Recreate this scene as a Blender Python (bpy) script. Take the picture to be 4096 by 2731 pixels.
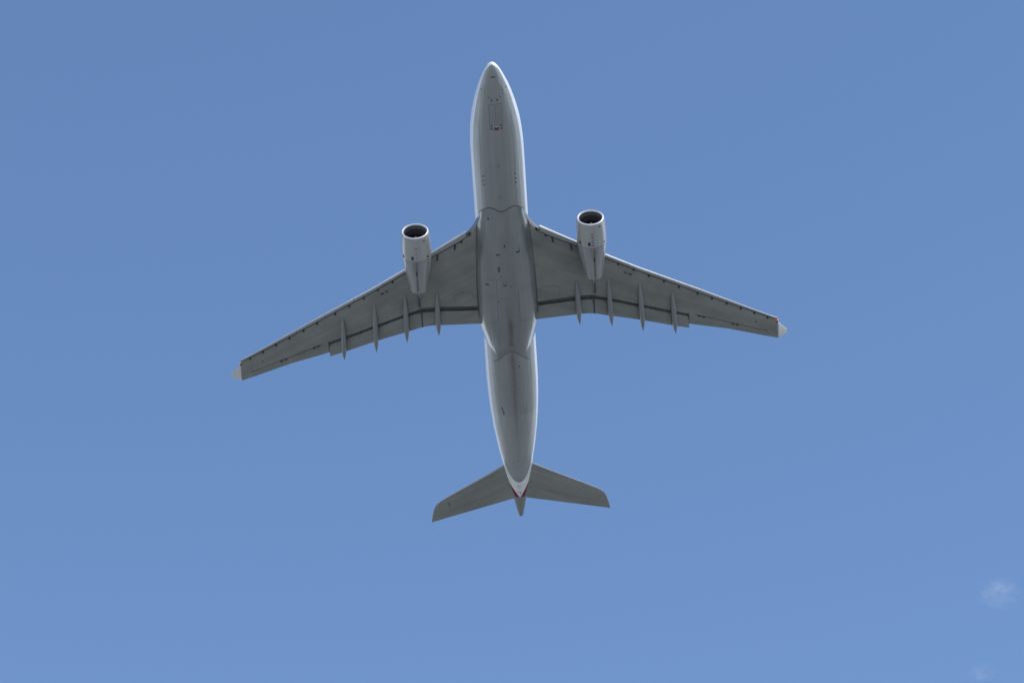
import bpy, bmesh, math, random
import numpy as np
from mathutils import Matrix, Vector, noise as mnoise
random.seed(7)
for o in list(bpy.data.objects):
    bpy.data.objects.remove(o)
SC = bpy.context.scene
COL = SC.collection
R = math.radians

# ------------------------------------------------------------------ camera, sky, sun, exposure
PITCH = 20.0                                  # the airliner climbs nose up
CAM_LOCAL = Vector((6.87630285, 152.84511646, -288.6524204))     # photographer in the aircraft's own axes
CAM_ROWS = ((-0.9966340059416087, -0.05543776356752847, -0.060392984455250924),
            (0.07934064919451587, -0.8376783344368185, -0.5403703076599882),
            (-0.020632973275176207, -0.5433430430085475, 0.8392571822916008))
RP = Matrix.Rotation(R(PITCH), 3, 'X')
ORIGIN = Vector((0, 0, 1.7)) - RP @ CAM_LOCAL  # nose datum in the world; the camera stands 1.7 m above the ground
cam_data = bpy.data.cameras.new('camera')
cam = bpy.data.objects.new('camera', cam_data)
COL.objects.link(cam)
r, d, f = (RP @ Vector(v) for v in CAM_ROWS)
M3 = Matrix((r, -d, -f)).transposed()
cam.matrix_world = Matrix.Translation((0, 0, 1.7)) @ M3.to_4x4()
cam_data.sensor_width = 36.0
cam_data.lens = 12873.965 / 4096 * 36.0
cam_data.clip_start = 0.5
cam_data.clip_end = 60000
SC.camera = cam

SUN_EL, SUN_AZ = 48.0, -48.0                   # azimuth from +Y (flight direction), clockwise
sdir = Vector((math.sin(R(SUN_AZ)) * math.cos(R(SUN_EL)), math.cos(R(SUN_AZ)) * math.cos(R(SUN_EL)), math.sin(R(SUN_EL))))
W = bpy.data.worlds.new("World")
SC.world = W
W.use_nodes = True
wn = W.node_tree
wn.nodes.clear()
sky = wn.nodes.new('ShaderNodeTexSky')
sky.sky_type = 'NISHITA'
sky.sun_disc = False
sky.sun_elevation = R(SUN_EL)
sky.sun_rotation = R(SUN_AZ)
sky.altitude = 0
sky.air_density = 1.0
sky.dust_density = 0.0
sky.ozone_density = 4.5
bg = wn.nodes.new('ShaderNodeBackground')
bg.inputs['Strength'].default_value = 0.142
wo = wn.nodes.new('ShaderNodeOutputWorld')
# bright hazy band low over the horizon all round (well below the frame): the white of a humid day
wtc = wn.nodes.new('ShaderNodeTexCoord')
wsep = wn.nodes.new('ShaderNodeSeparateXYZ')
wn.links.new(wtc.outputs['Generated'], wsep.inputs[0])
wmr = wn.nodes.new('ShaderNodeMapRange')
wmr.interpolation_type = 'SMOOTHSTEP'
wmr.inputs['From Min'].default_value = 0.46
wmr.inputs['From Max'].default_value = 0.0
wmr.inputs['To Min'].default_value = 0.0
wmr.inputs['To Max'].default_value = 0.95
wn.links.new(wsep.outputs[2], wmr.inputs['Value'])
wmx = wn.nodes.new('ShaderNodeMix')
wmx.data_type = 'RGBA'
wn.links.new(wmr.outputs[0], wmx.inputs[0])
wn.links.new(sky.outputs[0], wmx.inputs[6])
wmx.inputs[7].default_value = (8.6, 9.4, 10.2, 1)
wn.links.new(wmx.outputs[2], bg.inputs['Color'])
wn.links.new(bg.outputs[0], wo.inputs['Surface'])
sl = bpy.data.lights.new('sun', 'SUN')
sl.energy = 3.5
sl.angle = R(0.53)
sl.color = (1.0, 0.965, 0.92)
so = bpy.data.objects.new('sun', sl)
COL.objects.link(so)
so.rotation_euler = sdir.to_track_quat('Z', 'Y').to_euler()
SC.view_settings.view_transform = 'Standard'
SC.view_settings.look = 'None'
SC.view_settings.exposure = 0.46
SC.view_settings.gamma = 1.0
SC.cycles.max_bounces = 6
SC.cycles.diffuse_bounces = 4
SC.cycles.volume_step_rate = 1.0


# ------------------------------------------------------------------ materials
class NT:
    """small node-tree helper"""
    def __init__(s, name):
        s.m = bpy.data.materials.new(name)
        s.m.use_nodes = True
        s.t = s.m.node_tree
        s.t.nodes.clear()
        s.out = s.n('ShaderNodeOutputMaterial')

    def n(s, t, **kw):
        x = s.t.nodes.new(t)
        for k, v in kw.items():
            setattr(x, k, v)
        return x

    def l(s, a, b):
        s.t.links.new(a, b)

    def val(s, sock, v):
        if isinstance(v, (int, float)):
            sock.default_value = v
        else:
            s.l(v, sock)

    def math(s, op, a, b=0.0, c=None, clamp=False):
        x = s.n('ShaderNodeMath', operation=op, use_clamp=clamp)
        s.val(x.inputs[0], a)
        s.val(x.inputs[1], b)
        if c is not None:
            s.val(x.inputs[2], c)
        return x.outputs[0]

    def step(s, v, e0, e1):
        x = s.n('ShaderNodeMapRange', interpolation_type='SMOOTHSTEP')
        s.val(x.inputs['Value'], v)
        s.val(x.inputs['From Min'], e0)
        s.val(x.inputs['From Max'], e1)
        return x.outputs[0]

    def mix(s, fac, a, b, mode='MIX'):
        x = s.n('ShaderNodeMix', data_type='RGBA', blend_type=mode)
        s.val(x.inputs[0], fac)
        for i, c in ((6, a), (7, b)):
            if isinstance(c, tuple):
                x.inputs[i].default_value = c + (1.0,)
            else:
                s.l(c, x.inputs[i])
        return x.outputs[2]

    def noise(s, vec, scale, detail=4.0, rough=0.55):
        x = s.n('ShaderNodeTexNoise')
        x.inputs['Scale'].default_value = scale
        x.inputs['Detail'].default_value = detail
        x.inputs['Roughness'].default_value = rough
        s.l(vec, x.inputs['Vector'])
        return x.outputs[0]

    def coords(s, scale=(1, 1, 1), rot=0.0):
        tc = s.n('ShaderNodeTexCoord')
        mp = s.n('ShaderNodeMapping')
        mp.inputs['Scale'].default_value = scale
        mp.inputs['Rotation'].default_value = (0, 0, rot)
        s.l(tc.outputs['Object'], mp.inputs['Vector'])
        return mp.outputs[0]

    def attr(s, name):
        return s.n('ShaderNodeAttribute', attribute_name=name).outputs['Fac']

    def waves(s, scale, dist, strength=1.0):
        """slight waviness of a riveted skin, long along the flow"""
        b = s.n('ShaderNodeBump')
        b.inputs['Strength'].default_value = strength
        b.inputs['Distance'].default_value = dist
        s.l(s.noise(s.coords(scale), 1.0, 3, 0.5), b.inputs['Height'])
        return b.outputs[0]

    def swept(s, k, a, b):
        """coordinates that run along a swept wing: streaks follow the span"""
        tc = s.n('ShaderNodeTexCoord')
        sp = s.n('ShaderNodeSeparateXYZ')
        s.l(tc.outputs['Object'], sp.inputs[0])
        ax = s.math('ABSOLUTE', sp.outputs[0])
        v = s.math('ADD', sp.outputs[1], s.math('MULTIPLY', ax, k))
        cb = s.n('ShaderNodeCombineXYZ')
        s.l(s.math('MULTIPLY', sp.outputs[0], a), cb.inputs[0])
        s.l(s.math('MULTIPLY', v, b), cb.inputs[1])
        return cb.outputs[0]

    def finish(s, color, rough=0.4, metallic=0.0, coat=0.0, spec=0.5, normal=None, coat_rough=0.12, coat_ior=1.5):
        p = s.n('ShaderNodeBsdfPrincipled')
        if isinstance(color, tuple):
            p.inputs['Base Color'].default_value = color + (1.0,)
        else:
            s.l(color, p.inputs['Base Color'])
        s.val(p.inputs['Roughness'], rough)
        p.inputs['Metallic'].default_value = metallic
        s.val(p.inputs['Coat Weight'], coat)
        p.inputs['Coat Roughness'].default_value = coat_rough
        p.inputs['Coat IOR'].default_value = coat_ior
        if normal is not None:
            s.l(normal, p.inputs['Normal'])
            s.l(normal, p.inputs['Coat Normal'])
        s.val(p.inputs['Specular IOR Level'], spec)
        s.l(p.outputs[0], s.out.inputs['Surface'])
        return s.m


def weathered(name, col, rough, amount, stretch=(1, 1, 1), rot=0.0, coat=0.0, scale=1.0, metallic=0.0, sweep=None):
    """paint with large soft patches, streaks along one direction and fine grime"""
    t = NT(name)
    a = t.noise(t.swept(*sweep) if sweep else t.coords(stretch, rot), 1.0 * scale, 5)
    b = t.noise(t.coords(), 0.35, 3)
    c = t.noise(t.coords(), 6.0, 6, 0.65)
    s = t.math('ADD', t.math('MULTIPLY', t.math('SUBTRACT', a, 0.5), 1.6), t.math('MULTIPLY', t.math('SUBTRACT', b, 0.5), 1.2))
    s = t.math('ADD', s, t.math('MULTIPLY', t.math('SUBTRACT', c, 0.5), 0.7))
    k = t.math('MULTIPLY_ADD', s, amount, 1.0)
    comb = t.n('ShaderNodeCombineColor')
    for i in range(3):
        t.l(t.math('MULTIPLY', k, col[i]), comb.inputs[i])
    ro = t.math('MULTIPLY_ADD', s, 0.12, rough, clamp=True)
    return t.finish(comb.outputs[0], ro, metallic, coat)


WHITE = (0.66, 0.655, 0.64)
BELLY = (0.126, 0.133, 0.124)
WINGC = (0.178, 0.179, 0.162)
BROWN = (0.036, 0.017, 0.006)


def fuselage_paint():
    t = NT('fuselage_paint')
    ang = t.math('ABSOLUTE', t.attr('around'))
    st = t.attr('station')
    # grey belly with its rounded tongue under the tail
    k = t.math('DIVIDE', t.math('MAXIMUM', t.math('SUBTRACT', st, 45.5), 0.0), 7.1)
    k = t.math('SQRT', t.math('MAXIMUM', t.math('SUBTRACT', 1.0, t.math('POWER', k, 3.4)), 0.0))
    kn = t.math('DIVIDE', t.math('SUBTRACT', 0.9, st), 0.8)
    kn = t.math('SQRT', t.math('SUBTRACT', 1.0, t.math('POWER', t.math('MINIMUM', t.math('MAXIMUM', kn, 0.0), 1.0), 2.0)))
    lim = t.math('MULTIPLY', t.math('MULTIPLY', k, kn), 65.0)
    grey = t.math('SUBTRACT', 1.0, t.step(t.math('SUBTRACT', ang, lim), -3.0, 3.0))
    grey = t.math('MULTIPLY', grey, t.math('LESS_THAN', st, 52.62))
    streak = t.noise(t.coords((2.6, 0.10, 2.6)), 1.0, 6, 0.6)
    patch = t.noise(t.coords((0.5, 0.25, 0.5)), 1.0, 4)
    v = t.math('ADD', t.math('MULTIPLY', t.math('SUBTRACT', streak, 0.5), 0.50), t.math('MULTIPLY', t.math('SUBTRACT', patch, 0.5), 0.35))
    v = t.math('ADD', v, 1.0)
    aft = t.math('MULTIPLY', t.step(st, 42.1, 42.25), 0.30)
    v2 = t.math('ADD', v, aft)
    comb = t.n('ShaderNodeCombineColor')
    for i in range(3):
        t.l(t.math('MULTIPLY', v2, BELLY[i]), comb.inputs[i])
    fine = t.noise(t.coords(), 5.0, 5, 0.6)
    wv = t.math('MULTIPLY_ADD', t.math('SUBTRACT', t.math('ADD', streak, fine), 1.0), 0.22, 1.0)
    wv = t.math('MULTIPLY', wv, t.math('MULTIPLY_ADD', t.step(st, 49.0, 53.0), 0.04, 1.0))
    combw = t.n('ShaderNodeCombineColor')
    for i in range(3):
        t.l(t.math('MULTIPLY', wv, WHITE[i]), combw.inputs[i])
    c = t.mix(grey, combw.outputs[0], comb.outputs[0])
    # cream, slightly soiled white between the tongue and the tail cone
    # red sweep of the livery on both sides of the tail, ending at the tail cone
    rl = t.math('SUBTRACT', 55.0, t.math('MULTIPLY', t.math('SUBTRACT', st, 53.2), 28.0))
    red = t.math('MULTIPLY', t.step(t.math('SUBTRACT', ang, rl), -0.8, 0.8), t.math('GREATER_THAN', st, 52.6))
    red = t.math('MULTIPLY', red, t.math('LESS_THAN', st, 55.0))
    c = t.mix(red, c, (0.17, 0.003, 0.028))
    # unpainted tail cone
    cone = t.math('GREATER_THAN', st, 55.0)
    c = t.mix(cone, c, (0.20, 0.21, 0.205))
    # brown drain stain trailing aft along the keel
    tc = t.n('ShaderNodeTexCoord')
    sep = t.n('ShaderNodeSeparateXYZ')
    t.l(tc.outputs['Object'], sep.inputs[0])
    wob = t.noise(t.coords((0.6, 0.35, 0.6)), 1.0, 3)
    xo = t.math('ABSOLUTE', t.math('ADD', sep.outputs[0], t.math('MULTIPLY_ADD', wob, 0.3, -0.05)))
    core = t.math('SUBTRACT', 1.0, t.step(xo, 0.08, 0.42))
    halo = t.math('SUBTRACT', 1.0, t.step(xo, 0.1, 0.95))
    ln = t.math('MULTIPLY', t.step(st, 33.2, 34.2), t.math('SUBTRACT', 1.0, t.step(st, 36.5, 51.5)))
    br = t.noise(t.coords((3.0, 0.5, 3.0)), 1.0, 5, 0.65)
    br = t.step(br, 0.25, 0.6)
    s1 = t.math('MULTIPLY', t.math('MULTIPLY', core, ln), t.math('MULTIPLY_ADD', br, 0.35, 0.65))
    s2 = t.math('MULTIPLY', t.math('MULTIPLY', halo, ln), t.math('MULTIPLY_ADD', br, 0.35, 0.18))
    c = t.mix(t.math('MAXIMUM', s1, s2), c, BROWN)
    low = t.math('SUBTRACT', 1.0, t.step(ang, 20.0, 60.0))
    ro = t.math('MULTIPLY_ADD', low, 0.10, 0.24)
    ro = t.math('MULTIPLY_ADD', low, 0.06, 0.44)
    gl = t.math('MULTIPLY_ADD', t.step(st, 51.5, 53.5), -0.85, 1.0)
    return t.finish(c, ro, 0.0, gl, t.math('MULTIPLY', gl, 0.8), t.waves((1.6, 0.06, 1.6), 0.09), 0.50, 2.05)


def fairing_paint():
    t = NT('fairing_paint')
    st = t.attr('station')
    tc = t.n('ShaderNodeTexCoord')
    sep = t.n('ShaderNodeSeparateXYZ')
    t.l(tc.outputs['Object'], sep.inputs[0])
    streak = t.noise(t.coords((1.8, 0.10, 1.8)), 1.0, 6, 0.6)
    patch = t.noise(t.coords((0.5, 0.35, 0.5)), 1.0, 5)
    v = t.math('ADD', t.math('MULTIPLY', t.math('SUBTRACT', streak, 0.5), 0.38), t.math('MULTIPLY', t.math('SUBTRACT', patch, 0.5), 0.42))
    v = t.math('ADD', v, 0.98)
    v = t.math('SUBTRACT', v, t.math('MULTIPLY', t.step(st, 29.6, 29.75), 0.10))
    comb = t.n('ShaderNodeCombineColor')
    for i in range(3):
        t.l(t.math('MULTIPLY', v, BELLY[i]), comb.inputs[i])
    wob = t.noise(t.coords((0.5, 0.3, 0.5)), 1.0, 3)
    xo = t.math('ABSOLUTE', t.math('ADD', sep.outputs[0], t.math('MULTIPLY_ADD', wob, 0.2, -0.0)))
    core = t.math('SUBTRACT', 1.0, t.step(xo, 0.12, 0.36))
    halo = t.math('SUBTRACT', 1.0, t.step(xo, 0.15, 0.7))
    ln = t.math('MULTIPLY', t.step(st, 28.0, 30.2), t.math('SUBTRACT', 1.0, t.step(st, 32.7, 32.95)))
    br = t.step(t.noise(t.coords((4.0, 0.6, 4.0)), 1.0, 5, 0.65), 0.25, 0.6)
    s1 = t.math('MULTIPLY', t.math('MULTIPLY', core, ln), t.math('MULTIPLY_ADD', br, 0.35, 0.65))
    s2 = t.math('MULTIPLY', t.math('MULTIPLY', halo, t.step(st, 24.5, 30.0)), 0.34)
    c = t.mix(t.math('MAXIMUM', s1, s2), comb.outputs[0], BROWN)
    return t.finish(c, 0.32, 0.0, 1.0, 0.8, t.waves((1.2, 0.08, 1.2), 0.06), 0.20, 1.75)


def nacelle_paint():
    t = NT('nacelle_paint')
    tc = t.n('ShaderNodeTexCoord')
    sep = t.n('ShaderNodeSeparateXYZ')
    t.l(tc.outputs['Object'], sep.inputs[0])
    st = t.attr('station')
    dx = t.attr('across')
    streak = t.noise(t.coords((3.0, 0.3, 3.0)), 1.0, 6, 0.6)
    fine = t.noise(t.coords(), 4.0, 6, 0.65)
    v = t.math('MULTIPLY_ADD', t.math('SUBTRACT', t.math('ADD', streak, fine), 1.0), 0.28, 1.0)
    aft = t.math('MULTIPLY', t.step(st, 2.8, 3.1), 0.20)
    v = t.math('SUBTRACT', v, aft)
    comb = t.n('ShaderNodeCombineColor')
    for i, k in enumerate((0.278, 0.282, 0.268)):
        t.l(t.math('MULTIPLY', v, k), comb.inputs[i])
    # sooty drip line along the bottom, grime behind the fan-cowl seam
    xo = t.math('ABSOLUTE', t.math('SUBTRACT', dx, 0.09))
    xo = t.math('ADD', xo, t.math('MULTIPLY', t.math('SUBTRACT', fine, 0.5), 0.10))
    core = t.math('SUBTRACT', 1.0, t.step(xo, 0.02, 0.20))
    ln = t.math('MULTIPLY', t.step(st, 3.1, 3.9), t.math('SUBTRACT', 1.0, t.step(st, 6.6, 7.4)))
    halo = t.math('SUBTRACT', 1.0, t.step(t.math('ADD', xo, t.math('MULTIPLY', streak, 0.2)), 0.1, 0.7))
    gr = t.math('MULTIPLY', halo, t.math('MULTIPLY', t.step(st, 2.85, 3.0), t.math('SUBTRACT', 1.0, t.step(st, 3.4, 6.0))))
    s = t.math('MAXIMUM', t.math('MULTIPLY', t.math('MULTIPLY', core, ln), 0.8), t.math('MULTIPLY', gr, 0.5))
    c = t.mix(s, comb.outputs[0], (0.07, 0.06, 0.06))
    return t.finish(c, 0.30, 0.0, 0.8, 0.4, t.waves((1.5, 0.15, 1.5), 0.02), 0.08, 1.7)


M = {
    'fuselage': fuselage_paint(),
    'fairing': fairing_paint(),
    'nacelle': nacelle_paint(),
    'wing': weathered('wing_paint', WINGC, 0.42, 0.52, (0.45, 0.16, 0.5), 0.0, 0.1, sweep=(.55, .10, .75)),
    'flap': weathered('flap_paint', (0.170, 0.171, 0.155), 0.42, 0.45, (0.3, 0.5, 0.5), 0.0, 0.1, sweep=(.40, .12, 1.6)),
    'slat': weathered('slat_metal', (0.58, 0.58, 0.57), 0.32, 0.10, (0.3, 0.3, 0.3), 0.0, 0.0),
    'tail': weathered('tailplane_paint', (0.200, 0.200, 0.182), 0.45, 0.42, (0.25, 1.6, 1.0), 0.0, 0.1, sweep=(.55, .10, 1.7)),
    'canoe': weathered('canoe_paint', (0.180, 0.188, 0.183), 0.38, 0.12, (1.5, 0.25, 1.0), 0.0, 0.2),
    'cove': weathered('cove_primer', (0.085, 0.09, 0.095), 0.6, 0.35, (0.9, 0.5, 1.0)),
    'white': weathered('white_gloss', (0.37, 0.36, 0.335), 0.55, 0.10),
    'pylon': weathered('pylon_paint', (0.21, 0.215, 0.21), 0.4, 0.15, (1, 0.3, 1)),
    'steel': weathered('lip_metal', (0.64, 0.64, 0.64), 0.34, 0.03, (1, 1, 1), 0.0, 0.0),
    'slat_under': weathered('slat_paint', (0.245, 0.25, 0.24), 0.38, 0.25, sweep=(.6, .10, 1.5)),
    'edge_metal': weathered('edge_metal', (0.36, 0.36, 0.35), 0.35, 0.05),
    'duct': weathered('duct_liner', (0.07, 0.07, 0.08), 0.45, 0.1),
    'fan': weathered('fan_titanium', (0.02, 0.02, 0.024), 0.45, 0.2, (1, 1, 1), 0.0, 0.0, 1.0, 0.5),
    'hot': weathered('exhaust_metal', (0.16, 0.14, 0.13), 0.5, 0.2, (1, 1, 1), 0.0, 0.0, 1.0, 0.6),
    'dark': weathered('dark_opening', (0.014, 0.014, 0.018), 0.6, 0.1),
    'mark': weathered('grey_marking', (0.075, 0.08, 0.085), 0.45, 0.25),
    'seam': weathered('sealant', (0.085, 0.088, 0.09), 0.5, 0.2),
    'seamdark': weathered('dark_sealant_and_shade', (0.035, 0.04, 0.045), 0.5, 0.2),
    'door': weathered('door_paint', (0.178, 0.184, 0.180), 0.34, 0.12, (1.5, 0.2, 1), 0.0, 0.8),
    'red': weathered('red_paint', (0.11, 0.006, 0.022), 0.35, 0.15, (1, 1, 1), 0.0, 0.3),
    'pale': weathered('pale_paint_and_glint', (0.30, 0.31, 0.31), 0.35, 0.1),
    'letter': weathered('letter_paint', (0.02, 0.022, 0.03), 0.5, 0.1),
}


def glass_lamp(name, col, emit):
    t = NT(name)
    p = t.n('ShaderNodeBsdfPrincipled')
    p.inputs['Base Color'].default_value = col + (1,)
    p.inputs['Roughness'].default_value = 0.15
    p.inputs['Emission Color'].default_value = col + (1,)
    p.inputs['Emission Strength'].default_value = emit
    t.l(p.outputs[0], t.out.inputs['Surface'])
    return t.m


M['lamp_red'] = glass_lamp('red_lamp_glass', (1.0, 0.12, 0.14), 0.9)
M['lamp_clear'] = glass_lamp('clear_lamp_glass', (0.72, 0.76, 0.74), 0.0)


# ------------------------------------------------------------------ mesh helpers
def build(name, verts, faces, mat, parent=None, smooth=True, sharp=35, attrs=None, fmat=None, recalc=True):
    me = bpy.data.meshes.new(name)
    me.from_pydata([tuple(v) for v in verts], [], faces)
    mats = mat if isinstance(mat, (list, tuple)) else [mat]
    for m in mats:
        me.materials.append(M[m])
    if fmat:
        for p, i in zip(me.polygons, fmat):
            p.material_index = i
    if attrs:
        for k, a in attrs.items():
            at = me.attributes.new(k, 'FLOAT', 'POINT')
            at.data.foreach_set('value', a)
    if recalc:
        bm = bmesh.new()
        bm.from_mesh(me)
        bmesh.ops.recalc_face_normals(bm, faces=bm.faces)
        bm.to_mesh(me)
        bm.free()
    if smooth:
        me.polygons.foreach_set('use_smooth', [True] * len(me.polygons))
        me.set_sharp_from_angle(angle=R(sharp))
    me.update()
    ob = bpy.data.objects.new(name, me)
    COL.objects.link(ob)
    if parent:
        ob.parent = parent
    return ob


class MB:
    """collects lofts into one mesh"""
    def __init__(s):
        s.v, s.f, s.fm = [], [], []

    def loft(s, rings, close=True, caps=(True, True), seg_mat=None):
        n = len(rings[0])
        b = len(s.v)
        for rg in rings:
            s.v += [tuple(p) for p in rg]
        m = n if close else n - 1
        for i in range(len(rings) - 1):
            for j in range(m):
                k = (j + 1) % n
                s.f.append((b + i * n + j, b + i * n + k, b + (i + 1) * n + k, b + (i + 1) * n + j))
                s.fm.append(seg_mat[j] if seg_mat else 0)
        if close and caps[0]:
            s.f.append(tuple(b + j for j in range(n)))
            s.fm.append(0)
        if close and caps[1]:
            e = b + (len(rings) - 1) * n
            s.f.append(tuple(e + j for j in reversed(range(n))))
            s.fm.append(0)
        return s

    def box(s, c, ax, ay, az):
        c, ax, ay, az = map(Vector, (c, ax, ay, az))
        b = len(s.v)
        for i in (-1, 1):
            for j in (-1, 1):
                for k in (-1, 1):
                    s.v.append(tuple(c + ax * i + ay * j + az * k))
        for q in ((0, 1, 3, 2), (4, 6, 7, 5), (0, 4, 5, 1), (2, 3, 7, 6), (0, 2, 6, 4), (1, 5, 7, 3)):
            s.f.append(tuple(b + i for i in q))
            s.fm.append(0)
        return s

    def ribbon(s, pts, normals, width, lift, thick=0.006):
        """thin raised strip along a polyline lying on a surface"""
        rings = []
        for i, p in enumerate(pts):
            p = Vector(p)
            a = Vector(pts[max(i - 1, 0)])
            c = Vector(pts[min(i + 1, len(pts) - 1)])
            t = (c - a).normalized()
            n = Vector(normals[i]).normalized()
            sd = t.cross(n).normalized() * (width / 2)
            q = p + n * lift
            rings.append([q - sd, q + sd, q + sd - n * thick, q - sd - n * thick])
        return s.loft(rings)

    def build(s, name, mat, parent=None, **kw):
        return build(name, s.v, s.f, mat, parent, fmat=s.fm if isinstance(mat, (list, tuple)) else None, **kw)


def interp(xs, ys):
    """monotone cubic (Fritsch-Carlson) interpolation of a table"""
    xs, ys = np.array(xs, float), np.array(ys, float)
    h = np.diff(xs)
    dl = np.diff(ys) / h
    m = np.zeros(len(xs))
    m[0], m[-1] = dl[0], dl[-1]
    for i in range(1, len(xs) - 1):
        if dl[i - 1] * dl[i] > 0:
            w1, w2 = 2 * h[i] + h[i - 1], h[i] + 2 * h[i - 1]
            m[i] = (w1 + w2) / (w1 / dl[i - 1] + w2 / dl[i])

    def fn(x):
        x = min(max(x, xs[0]), xs[-1])
        i = min(max(int(np.searchsorted(xs, x)) - 1, 0), len(h) - 1)
        u = (x - xs[i]) / h[i]
        return float((1 + 2 * u) * (1 - u) ** 2 * ys[i] + u * (1 - u) ** 2 * h[i] * m[i] + u * u * (3 - 2 * u) * ys[i + 1] + u * u * (u - 1) * h[i] * m[i + 1])
    return fn


def lin(xs, ys):
    return lambda x: float(np.interp(x, xs, ys))


# ------------------------------------------------------------------ the airliner
# own axes: x = starboard, y = forward (station s is measured aft from the nose, y = -s), z = up
jet = bpy.data.objects.new('airliner', None)
COL.objects.link(jet)
jet.location = ORIGIN
jet.rotation_euler = (R(PITCH), 0, 0)
jet['label'] = 'twin-engine white and grey airliner climbing overhead, seen from below'
jet['category'] = 'airplane'

# --- fuselage
hw = interp([0, .04, .15, .4, .78, 1.53, 2.29, 3.06, 4.28, 5.46, 6.6, 7.74, 9.24, 10.5, 34, 37.75, 39.4, 41.1, 42.9, 44.7, 46.5, 48, 49.1, 50.3, 52.1, 53.3, 54.2, 55.66, 56.9, 57.6, 57.9],
            [.01, .16, .33, .55, .78, 1.13, 1.44, 1.7, 2.02, 2.29, 2.5, 2.63, 2.73, 2.75, 2.76, 2.765, 2.73, 2.66, 2.54, 2.39, 2.18, 1.99, 1.82, 1.63, 1.34, 1.12, .97, .69, .46, .31, .22])
zb = interp([0, .04, .15, .5, 1, 2, 3, 4, 5, 6, 7, 8, 9.5, 36, 38, 40, 42, 44, 46, 48, 50, 52, 54, 56, 57.9],
            [-.61, -.78, -.93, -1.2, -1.46, -1.82, -2.08, -2.3, -2.46, -2.58, -2.67, -2.73, -2.75, -2.75, -2.70, -2.54, -2.25, -1.88, -1.46, -.99, -.50, .02, .50, .93, 1.22])
zt = interp([0, .04, .15, .5, 1, 2, 3, 3.6, 4.3, 5, 6, 7, 8, 9.5, 44, 46, 48, 50, 52, 54, 56, 57.9],
            [-.59, -.42, -.28, 0, .24, .66, 1.1, 1.55, 2.0, 2.28, 2.53, 2.68, 2.74, 2.75, 2.75, 2.72, 2.65, 2.54, 2.38, 2.2, 1.95, 1.66])
zc = interp([0, 1, 3, 5, 8, 36, 42, 46, 50, 54, 57.9], [-.60, -.58, -.42, -.12, 0, 0, .16, .52, .98, 1.32, 1.44])


def fus_pt(s, a):
    """point of the fuselage skin at station s, a degrees round from the keel"""
    sa, ca = math.sin(R(a)), math.cos(R(a))
    z = zc(s) - (zc(s) - zb(s)) * ca if ca > 0 else zc(s) - (zt(s) - zc(s)) * ca
    return Vector((hw(s) * sa, -s, z))


def fus_n(s, a):
    e = 0.05
    u = fus_pt(min(s + e, 57.89), a) - fus_pt(max(s - e, 0.01), a)
    v = fus_pt(s, a + 1) - fus_pt(s, a - 1)
    n = u.cross(v).normalized()
    c = Vector((0, -s, zc(s)))
    return n if n.dot(fus_pt(s, a) - c) > 0 else -n


def fus_x(s, x):
    """angle at which the lower skin has lateral offset x"""
    return math.degrees(math.asin(max(-1, min(1, x / hw(s)))))


NA = 96
stn = [0, .015, .04, .08, .15, .25, .4, .6, .8, 1.05, 1.3, 1.6, 1.95, 2.3, 2.7, 3.1, 3.6, 4.2, 4.8, 5.4, 6, 6.6, 7.2, 7.8, 8.6, 9.4, 10.5]
stn += [10.5 + i for i in range(1, 25)] + [35 + .45 * i for i in range(0, 46)] + [55.6, 56, 56.4, 56.8, 57.2, 57.5, 57.75, 57.9]
V, F, AT, AR = [], [], [], []
for s in stn:
    for j in range(NA):
        a = -180 + 360 * j / NA
        V.append(fus_pt(s, a))
        AT.append(s)
        AR.append(a)
for i in range(len(stn) - 1):
    for j in range(NA):
        k = (j + 1) % NA
        F.append((i * NA + j, i * NA + k, (i + 1) * NA + k, (i + 1) * NA + j))
F.append(tuple(range(NA)))
F.append(tuple((len(stn) - 1) * NA + j for j in range(NA)))
# keep the seam of the 'around' attribute on top of the fuselage (hidden), -180 and +180 are both white there
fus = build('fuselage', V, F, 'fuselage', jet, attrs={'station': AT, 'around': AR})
# auxiliary power unit outlet
ring = [[fus_pt(57.9, -180 + 15 * j) * 1 + Vector((0, -o, 0)) for j in range(24)] for o in (0.004, 0.02)]
c57 = Vector((0, -57.9, 1.44))
rings = []
for o, k in ((0.004, 1.0), (0.05, 0.96), (0.05, 0.78), (-0.3, 0.7)):
    rings.append([c57 + (fus_pt(57.9, -180 + 15 * j) - c57) * k + Vector((0, -o, 0)) for j in range(24)])
MB().loft(rings, caps=(False, True)).build('exhaust_outlet', 'hot', fus)


def on_fus(s, x, lift=0.0):
    a = fus_x(s, x)
    return fus_pt(s, a) + fus_n(s, a) * lift


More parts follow.
